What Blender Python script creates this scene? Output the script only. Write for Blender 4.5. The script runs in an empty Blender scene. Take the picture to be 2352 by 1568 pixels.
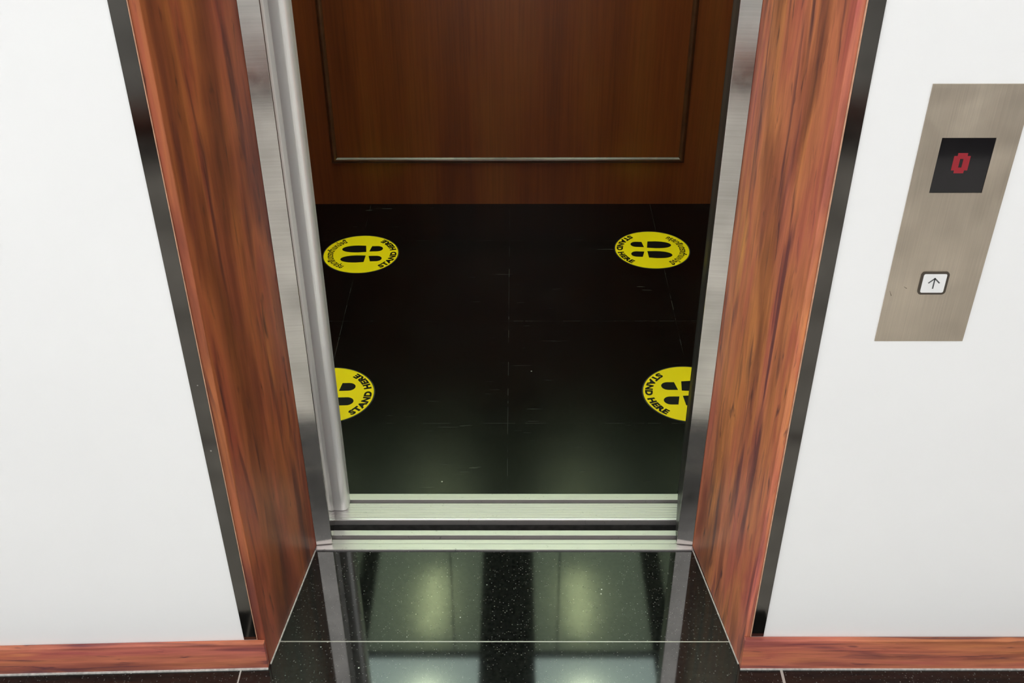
import bpy, bmesh, math, random
from mathutils import Matrix, Vector
PI = math.pi
C = bpy.context.scene.collection
S = bpy.context.scene

# ---------------------------------------------------------------- camera
cd = bpy.data.cameras.new('camera'); cam = bpy.data.objects.new('camera', cd); C.objects.link(cam)
cd.sensor_width = 36.0; cd.lens = 37.842; cd.clip_start = 0.05
R_ = Vector((0.9999941, 0.00261345, -0.00222916)).normalized()
F_ = Vector((-0.00341628, 0.82434239, -0.56608122)).normalized()
U_ = R_.cross(F_).normalized()
m = Matrix((( R_.x, U_.x, -F_.x, 0), (R_.y, U_.y, -F_.y, 0), (R_.z, U_.z, -F_.z, 1.8), (0, 0, 0, 1)))
cam.matrix_world = m
S.camera = cam

# ---------------------------------------------------------------- view and world
S.view_settings.view_transform = 'Standard'; S.view_settings.look = 'None'
S.view_settings.exposure = 0.07; S.view_settings.gamma = 1.0
S.view_settings.use_curve_mapping = False
w = bpy.data.worlds.new('world'); S.world = w; w.use_nodes = True
w.node_tree.nodes['Background'].inputs[0].default_value = (0.9, 0.95, 1.0, 1)
w.node_tree.nodes['Background'].inputs[1].default_value = 1.0

def area(name, loc, rot, sx, sy, power, col):
    l = bpy.data.lights.new(name, 'AREA'); l.shape = 'RECTANGLE'; l.size = sx; l.size_y = sy
    l.energy = power; l.color = col
    o = bpy.data.objects.new(name, l); C.objects.link(o); o.location = loc; o.rotation_euler = rot
    return o
# daylight through the window at the left end of the lobby
area('window_daylight', (-3.12, 0.0, 1.55), (0, -PI/2, 0), 1.5, 2.0, 27, (0.97, 0.985, 1.0))

# ---------------------------------------------------------------- material helpers
def mat(name):
    m = bpy.data.materials.new(name); m.use_nodes = True
    nt = m.node_tree; b = nt.nodes['Principled BSDF']
    return m, nt, b
def N(nt, t, **k):
    n = nt.nodes.new(t)
    for a, v in k.items(): setattr(n, a, v)
    return n
def L(nt, a, b): nt.links.new(a, b)
def coords(nt, scale=(1, 1, 1), rot=(0, 0, 0), loc=(0, 0, 0)):
    tc = N(nt, 'ShaderNodeTexCoord'); mp = N(nt, 'ShaderNodeMapping')
    mp.inputs['Scale'].default_value = scale; mp.inputs['Rotation'].default_value = rot
    mp.inputs['Location'].default_value = loc
    L(nt, tc.outputs['Object'], mp.inputs['Vector']); return mp.outputs[0]
def noise(nt, vec, scale=1, detail=4, rough=0.5, dist=0):
    n = N(nt, 'ShaderNodeTexNoise'); n.inputs['Scale'].default_value = scale
    n.inputs['Detail'].default_value = detail; n.inputs['Roughness'].default_value = rough
    n.inputs['Distortion'].default_value = dist
    L(nt, vec, n.inputs['Vector']); return n.outputs[0]
def ramp(nt, fac, stops, interp='LINEAR'):
    r = N(nt, 'ShaderNodeValToRGB'); e = r.color_ramp.elements; r.color_ramp.interpolation = interp
    while len(e) < len(stops): e.new(0.5)
    for i, (p, c) in enumerate(stops):
        e[i].position = p; e[i].color = (c[0], c[1], c[2], 1) if hasattr(c, '__len__') else (c, c, c, 1)
    L(nt, fac, r.inputs[0]); return r.outputs[0]
def mix(nt, fac, a, b, mode='MIX'):
    n = N(nt, 'ShaderNodeMix', data_type='RGBA', blend_type=mode)
    for ix, v in ((0, fac), (6, a), (7, b)):
        sock = n.inputs[ix]
        if hasattr(v, 'is_linked'): L(nt, v, sock)
        elif hasattr(v, '__len__'): sock.default_value = (v[0], v[1], v[2], 1)
        else: sock.default_value = v if ix == 0 else (v, v, v, 1)
    return n.outputs[2]
def math_(nt, op, a, b=0.0, clamp=False):
    n = N(nt, 'ShaderNodeMath', operation=op, use_clamp=clamp)
    for i, v in enumerate((a, b)):
        if hasattr(v, 'is_linked'): L(nt, v, n.inputs[i])
        else: n.inputs[i].default_value = v
    return n.outputs[0]
def bump(nt, b, h, strength, dist=0.001):
    n = N(nt, 'ShaderNodeBump'); n.inputs['Strength'].default_value = strength
    n.inputs['Distance'].default_value = dist; L(nt, h, n.inputs['Height']); L(nt, n.outputs[0], b.inputs['Normal'])

def plain(name, col, rough=0.5, metal=0.0, spec=0.5, var=0.0, vscale=30):
    m, nt, b = mat(name); b.inputs['Roughness'].default_value = rough
    b.inputs['Metallic'].default_value = metal; b.inputs['Specular IOR Level'].default_value = spec
    if var:
        n = noise(nt, coords(nt), vscale, 3)
        c = ramp(nt, n, [(0.3, [x*(1-var) for x in col]), (0.7, [min(1, x*(1+var)) for x in col])])
        L(nt, c, b.inputs['Base Color'])
    else: b.inputs['Base Color'].default_value = (*col, 1)
    return m
def emit(name, col, strength):
    m, nt, b = mat(name); b.inputs['Base Color'].default_value = (*col, 1)
    b.inputs['Emission Color'].default_value = (*col, 1); b.inputs['Emission Strength'].default_value = strength
    return m

def laminate(name, scale, loc, tint=(1, 1, 1)):
    # reddish walnut laminate, streaks along the axis with the small scale
    m, nt, b = mat(name)
    v = coords(nt, scale, loc=loc)
    broad = noise(nt, v, 1.0, 3, 0.5, 0.4)
    col = ramp(nt, broad, [(0.28, (0.18, 0.055, 0.034)), (0.42, (0.31, 0.092, 0.042)), (0.52, (0.48, 0.155, 0.062)),
                           (0.62, (0.40, 0.105, 0.055)), (0.75, (0.55, 0.20, 0.066))])
    fine = noise(nt, coords(nt, [s*5 if s > 3 else s*3 for s in scale], loc=loc), 1.0, 6, 0.7, 0.3)
    col = mix(nt, 0.75, col, ramp(nt, fine, [(0.3, 0.6), (0.5, 0.95), (0.7, 1.15)]), 'MULTIPLY')
    knot = noise(nt, coords(nt, [s*2.2 if s > 3 else s*1.5 for s in scale], loc=(loc[0]+3, loc[1], loc[2]+7)), 1.0, 3, 0.55, 0.6)
    col = mix(nt, ramp(nt, knot, [(0.56, 0.0), (0.70, 0.85)]), col, (0.10, 0.035, 0.033))
    k2 = noise(nt, coords(nt, [s*3.4 if s > 3 else s*5.5 for s in scale], loc=(loc[0]+9, loc[1]+4, loc[2]+2)), 1.0, 3, 0.5, 0.5)
    col = mix(nt, ramp(nt, k2, [(0.63, 0.0), (0.74, 0.8)]), col, (0.07, 0.028, 0.028))
    hue = noise(nt, coords(nt, [s*0.8 for s in scale], loc=(loc[0]+5, loc[1]+1, loc[2]+4)), 1.0, 2, 0.5, 0.3)
    col = mix(nt, 1.0, col, ramp(nt, hue, [(0.35, (0.92, 0.80, 1.05)), (0.65, (1.0, 1.06, 0.85))]), 'MULTIPLY')
    col = mix(nt, 1.0, col, tint, 'MULTIPLY')
    L(nt, col, b.inputs['Base Color'])
    b.inputs['Roughness'].default_value = 0.42; b.inputs['Specular IOR Level'].default_value = 0.3
    bump(nt, b, fine, 0.05, 0.0005)
    return m
def steel(name, col, rough, brush=None, aniso=0.0, smudge=0.15, arot=0.0):
    m, nt, b = mat(name); b.inputs['Metallic'].default_value = 1.0
    n1 = noise(nt, coords(nt), 9, 2)
    c = ramp(nt, n1, [(0.3, [x*(1-smudge) for x in col]), (0.7, [min(1, x*(1+smudge)) for x in col])])
    if brush:
        br = noise(nt, coords(nt, brush), 1, 4, 0.7)
        c = mix(nt, 0.5, c, ramp(nt, br, [(0.3, 0.72), (0.7, 1.0)]), 'MULTIPLY')
        bump(nt, b, br, 0.04, 0.0003)
    if name == 'dark_mirror_steel':
        vo = N(nt, 'ShaderNodeTexVoronoi'); vo.inputs['Scale'].default_value = 34; L(nt, coords(nt), vo.inputs['Vector'])
        sc = N(nt, 'ShaderNodeSeparateColor'); L(nt, vo.outputs['Color'], sc.inputs[0])
        dust = math_(nt, 'MULTIPLY', math_(nt, 'GREATER_THAN', sc.outputs[0], 0.8), math_(nt, 'LESS_THAN', vo.outputs['Distance'], 0.055))
        c = mix(nt, math_(nt, 'MULTIPLY', dust, 0.5), c, (0.8, 0.8, 0.76))
    L(nt, c, b.inputs['Base Color'])
    n2 = noise(nt, coords(nt), 25, 3)
    L(nt, ramp(nt, n2, [(0.3, rough*0.8), (0.7, rough*1.25)]), b.inputs['Roughness'])
    if aniso:
        b.inputs['Anisotropic'].default_value = aniso; b.inputs['Anisotropic Rotation'].default_value = arot
        tg = N(nt, 'ShaderNodeTangent', direction_type='RADIAL', axis='Z'); L(nt, tg.outputs[0], b.inputs['Tangent'])
    return m

def line_mask(nt, sep, axis, pos, half, slope=None):
    """1 inside a thin joint at coordinate pos along axis"""
    v = sep.outputs[axis]
    d = math_(nt, 'ABSOLUTE', math_(nt, 'SUBTRACT', v, pos))
    return math_(nt, 'LESS_THAN', d, half)

def granite():
    m, nt, b = mat('black_granite')
    vec = coords(nt)
    sep = N(nt, 'ShaderNodeSeparateXYZ'); L(nt, vec, sep.inputs[0])
    vo = N(nt, 'ShaderNodeTexVoronoi'); vo.inputs['Scale'].default_value = 260; L(nt, vec, vo.inputs['Vector'])
    sc = N(nt, 'ShaderNodeSeparateColor'); L(nt, vo.outputs['Color'], sc.inputs[0])
    fl = ramp(nt, sc.outputs[0], [(0.80, 0.0), (1.0, 0.22)])
    soft = ramp(nt, vo.outputs['Distance'], [(0.15, 1.0), (0.45, 0.0)])
    fleck = math_(nt, 'MULTIPLY', fl, soft)
    vo2 = N(nt, 'ShaderNodeTexVoronoi'); vo2.inputs['Scale'].default_value = 75; L(nt, vec, vo2.inputs['Vector'])
    sc2 = N(nt, 'ShaderNodeSeparateColor'); L(nt, vo2.outputs['Color'], sc2.inputs[0])
    big = math_(nt, 'MULTIPLY', ramp(nt, sc2.outputs[1], [(0.955, 0.0), (0.975, 0.75)]), ramp(nt, vo2.outputs['Distance'], [(0.08, 1.0), (0.16, 0.0)]))
    col = mix(nt, math_(nt, 'ADD', fleck, big, True), ramp(nt, noise(nt, vec, 120, 3), [(0.35, (0.004, 0.0045, 0.004)), (0.7, (0.014, 0.015, 0.013))]), (0.6, 0.6, 0.56))
    j1 = line_mask(nt, sep, 1, 1.5077, 0.0013)
    front = math_(nt, 'LESS_THAN', sep.outputs[1], 1.5077)
    j2 = math_(nt, 'MULTIPLY', line_mask(nt, sep, 0, -0.5625, 0.0016), front)
    j3 = math_(nt, 'MULTIPLY', line_mask(nt, sep, 0, 0.5425, 0.0028), front)
    j = math_(nt, 'MAXIMUM', j1, math_(nt, 'MAXIMUM', j2, j3))
    # paler polished tiles from 0.15 m in front of the wall to the opposite side
    a = math_(nt, 'MULTIPLY', math_(nt, 'LESS_THAN', sep.outputs[1], 1.300), math_(nt, 'GREATER_THAN', sep.outputs[1], -1.0))
    tile = ramp(nt, noise(nt, vec, 18, 5), [(0.3, (0.53, 0.51, 0.475)), (0.7, (0.62, 0.60, 0.57))])
    tj = math_(nt, 'LESS_THAN', math_(nt, 'FRACT', math_(nt, 'MULTIPLY', math_(nt, 'ADD', sep.outputs[1], 5.3), 1.6667)), 0.06)
    tile = mix(nt, tj, tile, (0.14, 0.12, 0.11))
    col = mix(nt, j, col, (0.46, 0.44, 0.40)); col = mix(nt, a, col, tile)
    L(nt, col, b.inputs['Base Color'])
    L(nt, mix(nt, math_(nt, 'MAXIMUM', a, j), mix(nt, big, 0.045, 0.5), 0.3), b.inputs['Roughness'])
    b.inputs['Specular IOR Level'].default_value = 0.6
    return m

def car_vinyl():
    m, nt, b = mat('black_vinyl_tiles')
    vec = coords(nt)
    sep = N(nt, 'ShaderNodeSeparateXYZ'); L(nt, vec, sep.inputs[0])
    j = None
    for ax, p in ((0, -0.524), (0, -0.021), (0, 0.486), (1, 2.235), (1, 2.728), (1, 3.228)):
        k = line_mask(nt, sep, ax, p, 0.0009); j = k if j is None else math_(nt, 'MAXIMUM', j, k)
    brk = ramp(nt, noise(nt, vec, 14, 3), [(0.42, 0.0), (0.6, 1.0)])
    j = math_(nt, 'MULTIPLY', j, brk)
    sc = None
    for i, (rz, sx) in enumerate(((0.25, 2.2), (-0.5, 3.0), (1.1, 3.0), (2.0, 3.4), (0.02, 1.6))):
        v = coords(nt, (sx*3, 130, 1), rot=(0, 0, rz), loc=(i*3.7, i*1.3, 0))
        s = ramp(nt, noise(nt, v, 1.0, 2, 0.5, 0.25), [(0.715, 0.0), (0.78, 1.0)])
        mk = ramp(nt, noise(nt, coords(nt, (1, 1, 1), loc=(i*5.1, 2.2*i, 0)), 3.5, 2), [(0.5, 0.0), (0.62, 1.0)])
        s = math_(nt, 'MULTIPLY', s, mk); sc = s if sc is None else math_(nt, 'MAXIMUM', sc, s)
    scuff = ramp(nt, noise(nt, coords(nt, (5, 7, 1)), 1, 6, 0.7), [(0.45, 0.0), (0.8, 1.0)])
    base = mix(nt, scuff, (0.0012, 0.0012, 0.0012), (0.0035, 0.0037, 0.0036))
    dots = N(nt, 'ShaderNodeTexVoronoi'); dots.inputs['Scale'].default_value = 22; L(nt, vec, dots.inputs['Vector'])
    dc = N(nt, 'ShaderNodeSeparateColor'); L(nt, dots.outputs['Color'], dc.inputs[0])
    dot = math_(nt, 'MULTIPLY', math_(nt, 'GREATER_THAN', dc.outputs[0], 0.965), math_(nt, 'LESS_THAN', dots.outputs['Distance'], 0.05))
    col = mix(nt, math_(nt, 'MULTIPLY', sc, 0.1), base, (0.5, 0.5, 0.47))
    col = mix(nt, math_(nt, 'MULTIPLY', j, 0.045), col, (0.5, 0.5, 0.47))
    col = mix(nt, math_(nt, 'MULTIPLY', dot, 0.5), col, (0.6, 0.6, 0.55))
    L(nt, col, b.inputs['Base Color'])
    b.inputs['Roughness'].default_value = 0.2
    b.inputs['Specular IOR Level'].default_value = 0.3
    return m

def dark_veneer():
    m, nt, b = mat('dark_brown_veneer')
    v = coords(nt, (9, 9, 0.9)); n = noise(nt, v, 1, 4, 0.6, 0.3)
    f = noise(nt, coords(nt, (130, 130, 2.5)), 1, 5, 0.65, 0.1)
    c = ramp(nt, n, [(0.3, (0.125, 0.028, 0.009)), (0.5, (0.17, 0.038, 0.010)), (0.7, (0.20, 0.054, 0.0135))])
    c = mix(nt, 0.6, c, ramp(nt, f, [(0.3, 0.55), (0.6, 1.0)]), 'MULTIPLY')
    dots = N(nt, 'ShaderNodeTexVoronoi'); dots.inputs['Scale'].default_value = 16; L(nt, coords(nt), dots.inputs['Vector'])
    dc = N(nt, 'ShaderNodeSeparateColor'); L(nt, dots.outputs['Color'], dc.inputs[0])
    dot = math_(nt, 'MULTIPLY', math_(nt, 'GREATER_THAN', dc.outputs[0], 0.95), math_(nt, 'LESS_THAN', dots.outputs['Distance'], 0.032))
    c = mix(nt, math_(nt, 'MULTIPLY', dot, 0.6), c, (0.5, 0.42, 0.36))
    L(nt, c, b.inputs['Base Color']); b.inputs['Roughness'].default_value = 0.3
    b.inputs['Specular IOR Level'].default_value = 0.4
    return m

def aluminium(name, col, dirt=0.5):
    m, nt, b = mat(name); b.inputs['Metallic'].default_value = 0.7
    v = coords(nt, (6, 700, 6)); s = noise(nt, v, 1, 3, 0.6)
    c = ramp(nt, s, [(0.3, [x*0.86 for x in col]), (0.7, col)])
    d = ramp(nt, noise(nt, coords(nt, (70, 170, 70)), 1, 5, 0.75, 0.8), [(0.63, 0.0), (0.67, dirt)])
    L(nt, mix(nt, d, c, (0.05, 0.045, 0.04)), b.inputs['Base Color'])
    b.inputs['Roughness'].default_value = 0.36
    return m

M = {}
def plaster():
    m, nt, b = mat('white_paint')
    n = noise(nt, coords(nt), 2.5, 3)
    L(nt, ramp(nt, n, [(0.3, (0.86, 0.86, 0.855)), (0.7, (0.885, 0.885, 0.88))]), b.inputs['Base Color'])
    b.inputs['Roughness'].default_value = 0.55; bump(nt, b, noise(nt, coords(nt), 60, 3), 0.08, 0.001)
    return m
M['paint'] = plaster()
M['ceil'] = plain('ceiling_paint', (0.82, 0.82, 0.80), 0.7, var=0.02)
M['granite'] = granite()
M['vinyl'] = car_vinyl()
M['veneer'] = dark_veneer()
M['mould'] = plain('moulding_lacquer', (0.075, 0.028, 0.013), 0.25, spec=0.6, var=0.2)
M['lam_v'] = laminate('laminate_upright', (24, 12, 1.9), (0.3, 0.1, 0.7), (0.90, 0.86, 0.82))  # shade on the left lining is put into the tint
M['lam_v2'] = laminate('laminate_upright_pale', (24, 14, 2.1), (5.3, 2.1, 3.9), (1.42, 1.58, 1.80))  # same laminate, light falling on the right lining put into the tint
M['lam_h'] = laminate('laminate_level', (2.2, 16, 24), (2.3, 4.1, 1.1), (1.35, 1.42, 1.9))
M['edge'] = plain('pale_edge_band', (0.55, 0.30, 0.19), 0.5, var=0.2, vscale=60)
M['seal'] = plain('pale_sealant', (0.62, 0.60, 0.56), 0.6, var=0.25, vscale=120)
M['jamb'] = steel('satin_steel', (0.60, 0.57, 0.535), 0.13, (3, 3, 260))
M['return'] = steel('polished_steel', (0.55, 0.53, 0.50), 0.05, smudge=0.06)
M['strip'] = steel('dark_mirror_steel', (0.115, 0.108, 0.098), 0.10, smudge=0.2)
M['plate'] = steel('brushed_plate_steel', (0.60, 0.525, 0.425), 0.36, (400, 400, 6), smudge=0.16)
M['door'] = plain('brushed_door_steel', (0.95, 0.95, 0.92), 0.33, metal=0.45)
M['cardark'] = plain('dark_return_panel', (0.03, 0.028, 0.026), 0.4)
M['wallsteel'] = steel('lift_wall_steel', (0.29, 0.29, 0.22), 0.06, smudge=0.04)
M['alu'] = aluminium('sill_aluminium', (0.62, 0.585, 0.58))
M['aludark'] = aluminium('grimy_groove', (0.20, 0.19, 0.18), 0.8)  # darker base colour for the door grooves, with more dirt flecks
M['pit'] = plain('shaft_gap_dark', (0.05, 0.048, 0.045), 0.7, var=0.4, vscale=60)
M['yellow'] = plain('yellow_vinyl', (0.97, 0.72, 0.003), 0.4, spec=0.35, var=0.03, vscale=8)
M['ink'] = plain('black_ink', (0.003, 0.003, 0.004), 0.4, spec=0.2)
M['ring'] = plain('dark_sticker_rim', (0.022, 0.024, 0.024), 0.3)
M['glass'] = plain('black_display_glass', (0.008, 0.007, 0.008), 0.06, spec=0.5)
M['led'] = emit('red_led', (0.24, 0.006, 0.014), 0.22)
M['bronze'] = plain('dark_bronze_rim', (0.05, 0.038, 0.026), 0.4)
M['lens'] = plain('white_button_plastic', (0.80, 0.80, 0.79), 0.35)
M['arrow'] = plain('grey_arrow_ink', (0.07, 0.075, 0.075), 0.5)
M['scratch'] = plain('scratch_grey', (0.12, 0.09, 0.05), 0.5)
M['winframe'] = plain('white_window_frame', (0.8, 0.8, 0.8), 0.4)

# ---------------------------------------------------------------- mesh helpers
def mk(name, bm, material, parent=None, smooth=False, bevel=0.0, seg=2):
    me = bpy.data.meshes.new(name)
    bmesh.ops.recalc_face_normals(bm, faces=bm.faces)
    bm.to_mesh(me); bm.free()
    me.materials.append(M[material] if isinstance(material, str) else material)
    if smooth:
        for p in me.polygons: p.use_smooth = True
    o = bpy.data.objects.new(name, me); C.objects.link(o)
    if parent: o.parent = parent
    if bevel:
        b = o.modifiers.new('bevel', 'BEVEL'); b.width = bevel; b.segments = seg; b.limit_method = 'ANGLE'
    return o
def box(bm, x0, x1, y0, y1, z0, z1):
    vs = [bm.verts.new((x, y, z)) for z in (z0, z1) for x, y in ((x0, y0), (x1, y0), (x1, y1), (x0, y1))]
    for f in ((0, 3, 2, 1), (4, 5, 6, 7), (0, 1, 5, 4), (1, 2, 6, 5), (2, 3, 7, 6), (3, 0, 4, 7)):
        bm.faces.new([vs[i] for i in f])
def bx(*a):
    bm = bmesh.new(); box(bm, *a); return bm
def prism(poly, z0, z1, bm=None):
    """poly in x,y extruded upward"""
    bm = bm or bmesh.new()
    lo = [bm.verts.new((x, y, z0)) for x, y in poly]; hi = [bm.verts.new((x, y, z1)) for x, y in poly]
    bm.faces.new(lo[::-1]); bm.faces.new(hi); n = len(poly)
    for i in range(n): bm.faces.new((lo[i], lo[(i+1) % n], hi[(i+1) % n], hi[i]))
    return bm
def extrude_x(poly, x0, x1, bm=None):
    """poly in y,z extruded along x"""
    bm = bm or bmesh.new()
    lo = [bm.verts.new((x0, y, z)) for y, z in poly]; hi = [bm.verts.new((x1, y, z)) for y, z in poly]
    bm.faces.new(lo[::-1]); bm.faces.new(hi); n = len(poly)
    for i in range(n): bm.faces.new((lo[i], lo[(i+1) % n], hi[(i+1) % n], hi[i]))
    return bm
def tag(o, label, cat, group=None, kind=None):
    o['label'] = label; o['category'] = cat
    if group: o['group'] = group
    if kind: o['kind'] = kind
    return o
def empty(name, loc=(0, 0, 0)):
    o = bpy.data.objects.new(name, None); C.objects.link(o); o.location = loc; o.empty_display_size = 0.05
    return o
def rel(o, parent):
    """parent while keeping the world coordinates the mesh was written in"""
    o.parent = parent; o.matrix_parent_inverse = Matrix.Translation(parent.location).inverted(); return o
ST = 'structure'

# ---------------------------------------------------------------- the lobby shell
YW = 1.4494; TOP = 2.7; HEAD = 2.15
KL = 0.03                                    # the left wall leans a little towards the viewer at its far end
def lw(x): return YW - KL * (-0.5213 - x)
tag(mk('floor', bx(-3.2, 3.2, -1.5, 1.7696, -0.05, 0.0), 'granite'),
    'polished black granite lobby floor with pale joints in front of the lift', 'floor', kind=ST)
tag(mk('wall_left', prism([(-3.2, lw(-3.2)), (-0.5215, YW), (-0.5215, 1.95), (-3.2, 1.95)], 0, TOP), 'paint'),
    'white painted wall left of the lift doorway', 'wall', kind=ST)
tag(mk('wall_right', bx(0.4715, 3.2, YW, 1.95, 0, TOP), 'paint'),
    'white painted wall right of the doorway carrying the call panel', 'wall', kind=ST)
tag(mk('wall_above_door', bx(-0.5215, 0.4715, YW, 1.95, HEAD, TOP), 'paint'),
    'white wall above the lift doorway', 'wall', kind=ST)
tag(mk('wall_rear', bx(-3.2, 3.2, -1.5, -1.4, 0, TOP), 'paint'),
    'white lobby wall opposite the lift', 'wall', kind=ST)
tag(mk('wall_east', bx(3.2, 3.3, -1.5, 1.95, 0, TOP), 'paint'), 'white end wall of the lobby on the right', 'wall', kind=ST)
wb = bx(-3.3, -3.2, -1.5, 1.95, 0, 0.8); box(wb, -3.3, -3.2, -1.5, 1.95, 2.3, TOP)
box(wb, -3.3, -3.2, -1.5, -1.0, 0.8, 2.3); box(wb, -3.3, -3.2, 1.0, 1.95, 0.8, 2.3)
tag(mk('wall_west', wb, 'paint'), 'white end wall of the lobby with the window on the left', 'wall', kind=ST)
wf = bmesh.new()
for a in ((-1.0, -0.95, 0.8, 2.3), (0.95, 1.0, 0.8, 2.3), (-0.95, 0.95, 0.8, 0.85), (-0.95, 0.95, 2.25, 2.3), (-0.02, 0.02, 0.85, 2.25)):
    box(wf, -3.28, -3.22, *a)
tag(mk('window_1', wf, 'winframe'), 'white framed lobby window in the left end wall', 'window', kind=ST)
tag(mk('ceiling', bx(-3.2, 3.2, -1.5, 1.95, TOP, TOP+0.05), 'ceil'), 'white lobby ceiling', 'ceiling', kind=ST)

# skirting
def skirt(name, poly, z, seal_poly, label):
    o = mk(name, prism(poly, 0.0, z), 'lam_h', bevel=0.0015)
    mk('sealant', prism(seal_poly, 0.0, 0.0035), 'seal', o)
    return tag(o, label, 'skirting board', kind=ST)
xl = -0.5067
skirt('baseboard_left', [(-3.2, lw(-3.2)-0.0125), (xl, 1.4380), (xl, YW-0.0002), (-0.5215, YW-0.0002), (-3.2, lw(-3.2)-0.0002)], 0.076,
      [(-3.2, lw(-3.2)-0.0155), (xl, 1.4345), (xl, 1.4378), (-3.2, lw(-3.2)-0.0127)],
      'low reddish wooden skirting board under the left white wall')
skirt('baseboard_right', [(0.4588, 1.4370), (3.2, 1.4370), (3.2, YW-0.0002), (0.4588, YW-0.0002)], 0.086,
      [(0.4588, 1.4345), (3.2, 1.4345), (3.2, 1.4368), (0.4588, 1.4368)],
      'low reddish wooden skirting board under the right white wall')
tag(mk('baseboard_rear', bx(-3.2, 3.2, -1.4, -1.385, 0, 0.08), 'lam_h'), 'reddish wooden skirting board on the wall opposite', 'skirting board', kind=ST)

# splayed wooden linings of the doorway
YJ = 1.785
def lining(name, poly, mname, edge, seal_poly, label):
    o = mk(name, prism(poly, 0.0, HEAD), mname, bevel=0.0015)
    mk('edge_band', edge, 'edge', o)
    mk('sealant', prism(seal_poly, 0.0, 0.002), 'seal', o)
    return tag(o, label, 'door lining', kind=ST)
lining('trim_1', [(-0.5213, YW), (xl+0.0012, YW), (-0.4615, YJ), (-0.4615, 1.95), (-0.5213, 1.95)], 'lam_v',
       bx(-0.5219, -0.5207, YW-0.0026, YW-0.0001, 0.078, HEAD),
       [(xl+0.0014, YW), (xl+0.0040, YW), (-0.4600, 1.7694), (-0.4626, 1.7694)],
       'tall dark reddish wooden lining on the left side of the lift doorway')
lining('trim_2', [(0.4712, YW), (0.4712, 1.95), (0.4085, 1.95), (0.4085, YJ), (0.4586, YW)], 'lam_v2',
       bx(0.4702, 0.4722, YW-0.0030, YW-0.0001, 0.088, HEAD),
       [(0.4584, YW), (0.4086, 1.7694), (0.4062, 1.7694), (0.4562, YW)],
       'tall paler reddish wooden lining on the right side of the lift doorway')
tag(mk('trim_3', bx(-0.505, 0.457, YW, 1.95, HEAD-0.06, HEAD), 'lam_h'), 'wooden lining across the top of the lift doorway', 'door lining', kind=ST)
# dark mirror strips on the wall beside the linings
tag(mk('trim_4', prism([(-0.5475, lw(-0.5475)-0.0022), (-0.5220, YW-0.0022), (-0.5220, YW-0.0002), (-0.5475, lw(-0.5475)-0.0002)], 0.078, HEAD), 'strip', bevel=0.0004),
    'narrow dark polished steel strip between the left white wall and the wood', 'metal strip', kind=ST)
tag(mk('trim_5', bx(0.4726, 0.4970, YW-0.0022, YW-0.0002, 0.088, HEAD), 'strip', bevel=0.0004),
    'narrow dark polished steel strip between the wood and the right white wall', 'metal strip', kind=ST)

# steel jambs
def jamb(name, x0, x1, ret, label, s):
    o = mk(name, prism([(x0, YJ-0.002), (x1, YJ+0.002), (x1, YJ+0.0045), (x0, YJ+0.0005)], 0.0060, HEAD-0.061), 'jamb', bevel=0.0006)
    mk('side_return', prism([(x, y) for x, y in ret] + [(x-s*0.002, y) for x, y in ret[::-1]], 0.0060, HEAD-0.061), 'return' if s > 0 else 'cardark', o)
    return tag(o, label, 'door jamb', kind=ST)
jamb('trim_6', -0.4613, -0.4244, [(-0.4246, 1.7922), (-0.4256, 1.8200), (-0.4286, 1.8650)], 'satin steel jamb strip standing on the left end of the lift sill', 1)
jamb('trim_7', 0.4083, 0.3718, [(0.3722, 1.7922), (0.3742, 1.8260), (0.3798, 1.8620)], 'satin steel jamb strip standing on the right end of the lift sill', -1)
tag(mk('trim_8', bx(-0.4240, 0.3714, YJ, YJ+0.06, HEAD-0.13, HEAD-0.061), 'jamb'), 'satin steel head strip over the lift doorway', 'door head', kind=ST)

tag(mk('trim_9', prism([(0.3815, 1.8700), (0.3955, 1.9555), (0.4100, 1.9555), (0.4100, 1.8700)], 0.0045, HEAD-0.061), 'cardark', bevel=0.0006),
    'narrow dark reflecting post at the right edge of the lift opening', 'door post', kind=ST)

# lobby ceiling lamps
def troffer(x, y, label):
    t = empty('ceiling_light', (x, y, TOP))
    f = bmesh.new()
    for a in ((-0.47, -0.45, -0.77, 0.77), (0.45, 0.47, -0.77, 0.77), (-0.45, 0.45, -0.77, -0.75), (-0.45, 0.45, 0.75, 0.77)):
        box(f, *a, -0.03, -0.001)
    mk('frame', f, 'winframe', t); mk('diffuser', bx(-0.45, 0.45, -0.75, 0.75, -0.02, -0.005), lamp_m, t)
    return tag(t, label, 'ceiling light', 'panel lights in the lobby ceiling')
lamp_m = emit('lobby_diffuser', (0.985, 0.99, 1.0), 3.7)
troffer(-0.65, -0.4, 'white panel light in the lobby ceiling just left of the lift doorway')
troffer(0.65, -0.4, 'white panel light in the lobby ceiling just right of the lift doorway')
troffer(2.1, -0.4, 'white panel light in the lobby ceiling farthest from the window')

# ---------------------------------------------------------------- sills
def sill(name, pieces, x0, x1, label):
    t = empty(name, ((x0+x1)/2, pieces[0][1], 0))
    for nm, y0, y1, z0, z1, mt, bev in pieces:
        rel(mk(nm, bx(x0, x1, y0, y1, z0, z1), mt, bevel=bev), t)
    return t
ls = sill('landing_sill', [
    ('tread_plate', 1.7698, 1.7888, -0.02, 0.004, 'alu', 0.0004),
    ('tread_plate', 1.7893, 1.8017, -0.02, 0.004, 'alu', 0.0004),
    ('door_groove', 1.8018, 1.8158, -0.02, -0.006, 'aludark', 0),
    ('back_rail', 1.8159, 1.8330, -0.02, 0.004, 'alu', 0.0012)], -0.4610, 0.4080, '')
tag(ls, 'silver aluminium sill with one groove along the black lobby floor', 'door sill')
cs = empty('lift_sill', (-0.03, 1.8679, 0))
rib = [(1.8700, -0.0155), (1.8679, -0.013), (1.8679, 0.0015), (1.8690, 0.0034), (1.8715, 0.004)]
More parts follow.
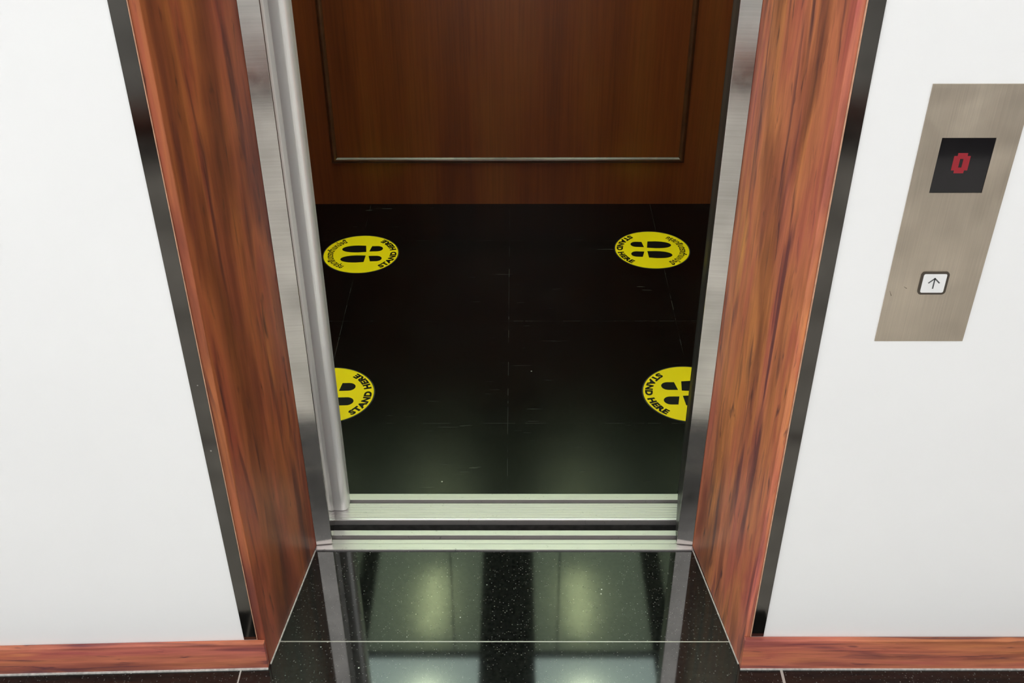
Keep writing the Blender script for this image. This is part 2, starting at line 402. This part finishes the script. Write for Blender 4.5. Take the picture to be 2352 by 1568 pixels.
y = 1.8745
for i in range(6):
    rib += [(y, 0.004), (y+0.0006, 0.0030), (y+0.0016, 0.0030), (y+0.0022, 0.004)]; y += 0.0085
rib += [(1.9234, 0.004), (1.9234, -0.0155)]
rel(mk('ribbed_tread', extrude_x(rib, -0.62, 0.56), 'alu'), cs)
rel(mk('door_groove', bx(-0.62, 0.56, 1.9235, 1.9370, -0.0155, -0.004), 'aludark'), cs)
rel(mk('back_rail', bx(-0.62, 0.56, 1.9371, 1.9588, -0.0155, 0.004), 'alu', bevel=0.0012), cs)
tag(cs, 'wider ribbed aluminium sill at the edge of the lift floor', 'door sill')
gp = bx(-0.79, 0.73, 1.8332, 1.8700, -0.13, -0.12); box(gp, -0.79, 0.73, 1.8701, 1.8800, -0.13, -0.0160)
box(gp, -0.79, 0.73, 1.8200, 1.8331, -0.13, -0.0210); box(gp, -0.80, -0.79, 1.8200, 1.88, -0.13, 0.0); box(gp, 0.73, 0.74, 1.8200, 1.88, -0.13, 0.0)
tag(mk('floor_gap', gp, 'pit'), 'dark narrow gap between the two metal sills', 'floor gap', kind=ST)

# ---------------------------------------------------------------- the lift car
X0, X1, Y0, Y1, ZC = -0.79, 0.73, 1.9590, 3.498, 2.49
tag(mk('floor_lift', bx(X0, X1, Y0, Y1+0.03, -0.02, 0.0019), 'vinyl'), 'black scuffed tile floor inside the lift', 'floor', kind=ST)
bw = mk('wall_back', bx(X0-0.03, X1+0.03, Y1+0.001, Y1+0.03, 0.002, 0.98), 'veneer')
# raised moulding, mitred half round frame on the veneer
def mould(x0, x1, z0, z1, wd, h):
    bm = bmesh.new(); prof = [(0, 0), (0.0, 0.25), (0.16, 0.42), (0.24, 0.62), (0.42, 0.95), (0.6, 1.0), (0.78, 0.86), (0.9, 0.5), (1.0, 0.3), (1.0, 0)]
    loops = []
    for cx, cz, sx, sz in ((x0, z0, 1, 1), (x1, z0, -1, 1), (x1, z1, -1, -1), (x0, z1, 1, -1)):
        loops.append([bm.verts.new((cx+sx*u*wd, Y1+0.0008-v*h, cz+sz*u*wd)) for u, v in prof])
    for i in range(4):
        a, b2 = loops[i], loops[(i+1) % 4]
        for j in range(len(prof)-1): bm.faces.new((a[j], a[j+1], b2[j+1], b2[j]))
    return bm
mk('panel_moulding', mould(-0.650, 0.595, 0.165, 0.93, 0.0205, 0.011), 'mould', bw)
for a, b2 in ((X0, -0.302), (-0.296, 0.198), (0.204, X1)):
    mk('steel_panel', bx(a, b2, Y1, Y1+0.012, 0.985, ZC), 'wallsteel', bw)
for xs in (-0.299, 0.201): mk('panel_joint', bx(xs-0.004, xs+0.004, Y1-0.0012, Y1-0.0001, 0.985, 2.455), 'cardark', bw)
mk('cornice', bx(X0, X1, Y1-0.010, Y1-0.0001, 2.4555, ZC-0.0005), 'cardark', bw)
tag(bw, 'dark brown wooden back wall of the lift with a raised rectangular moulding', 'wall', kind=ST)
def carwall(name, x0, x1, label):
    o = mk(name, bx(x0, x1, Y0-0.02, Y1, 0.002, 0.98), 'veneer')
    mk('steel_panel', bx(x0, x1, Y0-0.02, Y1, 0.985, ZC), 'wallsteel', o)
    return tag(o, label, 'wall', kind=ST)
carwall('wall_lift_left', X0-0.03, X0-0.001, 'left side wall inside the lift')
carwall('wall_lift_right', X1+0.001, X1+0.03, 'right side wall inside the lift')
tag(mk('wall_front_left', bx(X0, -0.47, 1.960, 1.975, 0.002, ZC), 'cardark'), 'inner front panel of the lift left of its door', 'wall', kind=ST)
tag(mk('wall_front_right', bx(0.398, X1, 1.960, 1.975, 0.002, ZC), 'cardark'), 'inner front panel of the lift right of its door', 'wall', kind=ST)
tag(mk('wall_front_top', bx(-0.47, 0.41, 1.960, 1.975, 2.09, ZC), 'cardark'), 'inner front panel of the lift above its door', 'wall', kind=ST)
cb = bx(X0, X1, Y0, Y1, ZC+0.15, ZC+0.17)                     # recess back
M['cardeck'] = plain('dark_ceiling_frame', (0.02, 0.022, 0.021), 0.5)
PX = ((-0.745, -0.180), (0.095, 0.680))
cf = bmesh.new()
for a, b2 in ((X0, PX[0][0]), (PX[0][1], PX[1][0]), (PX[1][1], X1)): box(cf, a, b2, Y0, Y1-0.0005, ZC, ZC+0.02)
for a, b2 in PX:
    box(cf, a, b2, Y0, Y0+0.12, ZC, ZC+0.02)
o = mk('ceiling_lift', cb, 'ceil'); mk('ceiling_frame', cf, 'cardeck', o)
tag(o, 'lift ceiling with a dark frame around two glowing panels', 'ceiling', kind=ST)

def diffuser():
    m, nt, b = mat('glowing_diffuser')
    tr = N(nt, 'ShaderNodeBsdfTranslucent'); tr.inputs[0].default_value = (0.75, 0.9, 0.78, 1)
    em = N(nt, 'ShaderNodeEmission'); em.inputs[0].default_value = (0.80, 1.0, 0.94, 1); em.inputs[1].default_value = 2.7
    ad = N(nt, 'ShaderNodeAddShader'); L(nt, tr.outputs[0], ad.inputs[0]); L(nt, em.outputs[0], ad.inputs[1])
    L(nt, ad.outputs[0], nt.nodes['Material Output'].inputs['Surface'])
    return m
dm = diffuser()
for (a, b2), lx, lab in zip(PX, (-0.43, 0.33), ('left of the two glowing panels in the lift ceiling', 'right of the two glowing panels in the lift ceiling')):
    bm = bmesh.new(); bm.faces.new([bm.verts.new(p) for p in ((a, Y0+0.12, ZC+0.010), (a, Y1-0.001, ZC+0.010), (b2, Y1-0.001, ZC+0.010), (b2, Y0+0.12, ZC+0.010))])
    o = mk('lift_ceiling_light', bm, dm); tag(o, lab, 'ceiling light', 'glowing panels in the lift ceiling')
    for yy, ln in ((3.14, 0.42), (2.36, 0.40)):
        l = bpy.data.lights.new('lamp_tube', 'AREA'); l.shape = 'RECTANGLE'; l.size = 0.05; l.size_y = ln
        l.energy = 12 * ln; l.color = (1.0, 0.96, 0.70)
        lo = bpy.data.objects.new('lamp_tube', l); C.objects.link(lo); lo.location = (lx, yy, ZC+0.11)

# lift door: the rounded leading edge of the panel that slid to the left
prof = [(-0.4366, 1.8990), (-0.4180, 1.8975)]
for k in range(9):
    a = -PI/2 + k*PI/2/8; prof.append((-0.4164+0.015*math.cos(a), 1.9125+0.015*math.sin(a)))
prof += [(-0.4014, 1.9330), (-0.4366, 1.9330)]
dr = empty('lift_door', (-0.42, 1.915, 0.0055))
post = mk('leading_edge', prism(prof, 0.0055, 2.09), 'door', smooth=False)
rel(post, dr)
rel(mk('door_panel', bx(-0.600, -0.4450, 1.9070, 1.9330, 0.0055, 2.09), 'door'), dr)
rel(mk('rubber_seal', bx(-0.4449, -0.4367, 1.9230, 1.9320, 0.0055, 2.09), 'ink'), dr)  # black strip standing in for the shade in the gap beside the edge
tag(dr, 'brushed steel sliding lift door with rounded edge at the left of the opening', 'lift door')

# ---------------------------------------------------------------- stickers
def text_mesh(body, size, bold):
    cu = bpy.data.curves.new('lettering', 'FONT'); cu.body = body; cu.size = size; cu.offset = bold
    cu.align_x = 'CENTER'; cu.resolution_u = 3; cu.space_character = 1.08
    ob = bpy.data.objects.new('lettering', cu); C.objects.link(ob)
    dg = bpy.context.evaluated_depsgraph_get(); me = bpy.data.meshes.new_from_object(ob.evaluated_get(dg))
    bpy.data.objects.remove(ob)
    return me
RAD = 0.1242
def bend(me, span, height, r_base, top):
    """lay a line of text round the sticker; top: letters stand outward on the upper arc, else tops face the centre"""
    xs = [v.co.x for v in me.vertices]; x0, x1 = min(xs), max(xs)
    ys = [v.co.y for v in me.vertices]; cap = max(ys)
    bm = bmesh.new(); bm.from_mesh(me)
    bmesh.ops.subdivide_edges(bm, edges=[e for e in bm.edges if e.calc_length() > (x1-x0)*0.01], cuts=1)
    for v in bm.verts:
        t = (v.co.x - (x0+x1)/2) / (x1-x0) * span; h = v.co.y / cap * height
        if top:
            r = r_base + h; a = PI/2 - t
        else:
            r = r_base - h; a = -PI/2 + t
        v.co = Vector((r*math.cos(a), r*math.sin(a), 0.0))
    for f in bm.faces:
        if f.normal.z < 0: f.normal_flip()
    return bm
def foot(side):
    """sole and heel, toe up (+y), unit radius; side -1 left foot"""
    bm = bmesh.new()
    inner, outer = 0.075, 0.455
    mid = (inner+outer)/2+0.005; hw = (outer-inner)/2
    pts = [(inner+0.02, -0.135), (outer-0.015, -0.105)]
    for k in range(17):
        a = k*PI/16; pts.append((mid + hw*math.cos(a), 0.10 + 0.43*(math.sin(a)**0.85)))
    pts = pts[:2] + pts[2:]
    heel = [(outer-0.045, -0.27)] + [(inner+0.045, -0.215)]
    hm = (inner+0.045+outer-0.045)/2; hh = (outer-inner-0.09)/2
    heel += [(hm - hh*math.cos(k*PI/12), -0.42 - 0.155*math.sin(k*PI/12)) for k in range(13)]
    for pl in (pts, heel):
        vs = [bm.verts.new((side*x*RAD, y*RAD, 0)) for x, y in pl]
        bm.faces.new(vs)
    for f in bm.faces:
        f.normal_update()
        if f.normal.z < 0: f.normal_flip()
    return bm
def flatmk(name, bm, mt, parent, z):
    me = bpy.data.meshes.new(name)
    bm.to_mesh(me); bm.free(); me.materials.append(M[mt])
    o = bpy.data.objects.new(name, me); C.objects.link(o); o.parent = parent; o.location.z = z
    return o
def disc(r, h, n=128):
    return prism([(r*math.cos(2*PI*i/n), r*math.sin(2*PI*i/n)) for i in range(n)], 0, h)
def make_sticker():
    t = empty('floor_sticker')
    mk('rim', disc(RAD*1.028, 0.00025), 'ring', t)
    d = mk('disc', disc(RAD, 0.0003), 'yellow', t); d.location.z = 0.0001
    flatmk('footprint', foot(-1), 'ink', t, 0.00055); flatmk('footprint', foot(1), 'ink', t, 0.00055)
    flatmk('english_lettering', bend(text_mesh('STAND HERE', 1.0, 0.060), math.radians(106), 0.160*RAD, 0.945*RAD, False), 'ink', t, 0.00055)
    flatmk('thai_lettering', bend(text_mesh('กรุณายืนตรงตำแหน่งนี้', 1.0, 0.036), math.radians(116), 0.215*RAD, 0.750*RAD, True), 'ink', t, 0.00055)
    return t
st0 = make_sticker()
spots = [(-0.5179, 3.1360, 92, 'yellow round STAND HERE footprint sticker at the back left of the lift floor'),
         (0.4595, 3.1639, -93, 'yellow round STAND HERE footprint sticker at the back right of the lift floor'),
         (-0.5154, 2.3605, 92, 'yellow round footprint sticker near the sill, half hidden by the left steel door edge'),
         (0.4759, 2.3657, -90, 'yellow round footprint sticker near the sill, partly hidden by the right steel jamb')]
for i, (x, y, rz, lab) in enumerate(spots):
    if i == 0: o = st0
    else:
        o = st0.copy(); C.objects.link(o)
        for ch in list(st0.children):
            c = ch.copy(); C.objects.link(c); c.parent = o
    o.location = (x, y, 0.0021); o.rotation_euler = (0, 0, math.radians(rz))
    tag(o, lab, 'floor sticker', 'round footprint stickers on the lift floor')

# ---------------------------------------------------------------- call panel
cp = empty('call_panel', (0.656, YW, 1.0245))
def cpmk(name, bm, mt, **k): return rel(mk(name, bm, mt, **k), cp)
pl = bmesh.new()
px0, px1, pz0, pz1 = 0.5848, 0.7275, 0.8065, 1.2425; dx0, dx1, dz0, dz1 = 0.6153, 0.6937, 1.0738, 1.1618
yf, yb = YW-0.0020, YW-0.0001
box(pl, px0, px1, yf, yb, pz0, dz0); box(pl, px0, px1, yf, yb, dz1, pz1)
box(pl, px0, dx0, yf, yb, dz0, dz1); box(pl, dx1, px1, yf, yb, dz0, dz1)
bmesh.ops.remove_doubles(pl, verts=pl.verts, dist=1e-6)
cpmk('face_plate', pl, 'plate')
dp = cpmk('display_window', bx(dx0+0.0001, dx1-0.0001, YW-0.0009, YW-0.0002, dz0+0.0001, dz1-0.0001), 'glass')
dg = bmesh.new(); cw, rh = 0.0048, 0.0046; gx, gz = 0.6517-2.5*cw, 1.1215+3.5*rh
for r, row in enumerate(('01110', '11111', '11011', '11011', '11011', '11111', '01110')):
    for c, ch in enumerate(row):
        if ch == '1': box(dg, gx+c*cw, gx+(c+1)*cw, YW-0.0011, YW-0.00092, gz-(r+1)*rh, gz-r*rh)
dgo = mk('digit_zero', dg, 'led'); dgo.parent = dp
def rrect(x0, x1, z0, z1, r, n=6):
    pts = []
    for cx, cz, a0 in ((x1-r, z1-r, 0), (x0+r, z1-r, PI/2), (x0+r, z0+r, PI), (x1-r, z0+r, 3*PI/2)):
        for k in range(n+1): a = a0+k*PI/2/n; pts.append((cx+r*math.cos(a), cz+r*math.sin(a)))
    return pts
def exy(poly, y0, y1, bm=None):
    bm = bm or bmesh.new(); lo = [bm.verts.new((x, y0, z)) for x, z in poly]; hi = [bm.verts.new((x, y1, z)) for x, z in poly]
    bm.faces.new(lo); bm.faces.new(hi[::-1]); n = len(poly)
    for i in range(n): bm.faces.new((lo[(i+1) % n], lo[i], hi[i], hi[(i+1) % n]))
    return bm
bt = cpmk('call_button', exy(rrect(0.6378, 0.6742, 0.9003, 0.9342, 0.003), YW-0.0040, YW-0.0021), 'lens', bevel=0.0004)
def sub(o): o.parent = bt; return o
fr = bmesh.new(); outer = rrect(0.6340, 0.6780, 0.8967, 0.9378, 0.006); inner = rrect(0.6374, 0.6746, 0.8999, 0.9346, 0.0032)
n = len(outer); ya, ybb = YW-0.0036, YW-0.0021
vo_ = [[fr.verts.new((x, yy, z)) for x, z in p] for p, yy in ((outer, ybb), (outer, ya), (inner, ya), (inner, ybb))]
for a in range(3):
    for i in range(n): fr.faces.new((vo_[a][i], vo_[a][(i+1) % n], vo_[a+1][(i+1) % n], vo_[a+1][i]))
sub(mk('button_frame', fr, 'bronze'))
ar = bmesh.new()
def seg(p, q, wd):
    d = Vector((q[0]-p[0], q[1]-p[1])).normalized()*wd/2; nx, nz = -d.y, d.x
    exy([(p[0]+nx, p[1]+nz), (q[0]+nx, q[1]+nz), (q[0]-nx, q[1]-nz), (p[0]-nx, p[1]-nz)], YW-0.00425, YW-0.00402, ar)
seg((0.6560, 0.9078), (0.6560, 0.9262), 0.0021); seg((0.6566, 0.9272), (0.6472, 0.9180), 0.0021); seg((0.6554, 0.9272), (0.6648, 0.9180), 0.0021)
sub(mk('up_arrow', ar, 'arrow'))
for a in (((0.5905, 0.9030), (0.5945, 0.8935), 0.0012), ((0.6110, 0.9105), (0.6165, 0.9070), 0.0012)):
    sm = bmesh.new(); p, q, wd = a
    d = Vector((q[0]-p[0], q[1]-p[1])).normalized()*wd/2
    exy([(p[0]-d.y*0.3, p[1]+d.x*0.3), (q[0]-d.y, q[1]+d.x), (q[0]+d.y, q[1]-d.x), (p[0]+d.y*0.3, p[1]-d.x*0.3)], YW-0.00206, YW-0.00199, sm)
    cpmk('scratch', sm, 'scratch')
tag(cp, 'brushed steel lift call panel with red 0 display and up button', 'call panel')
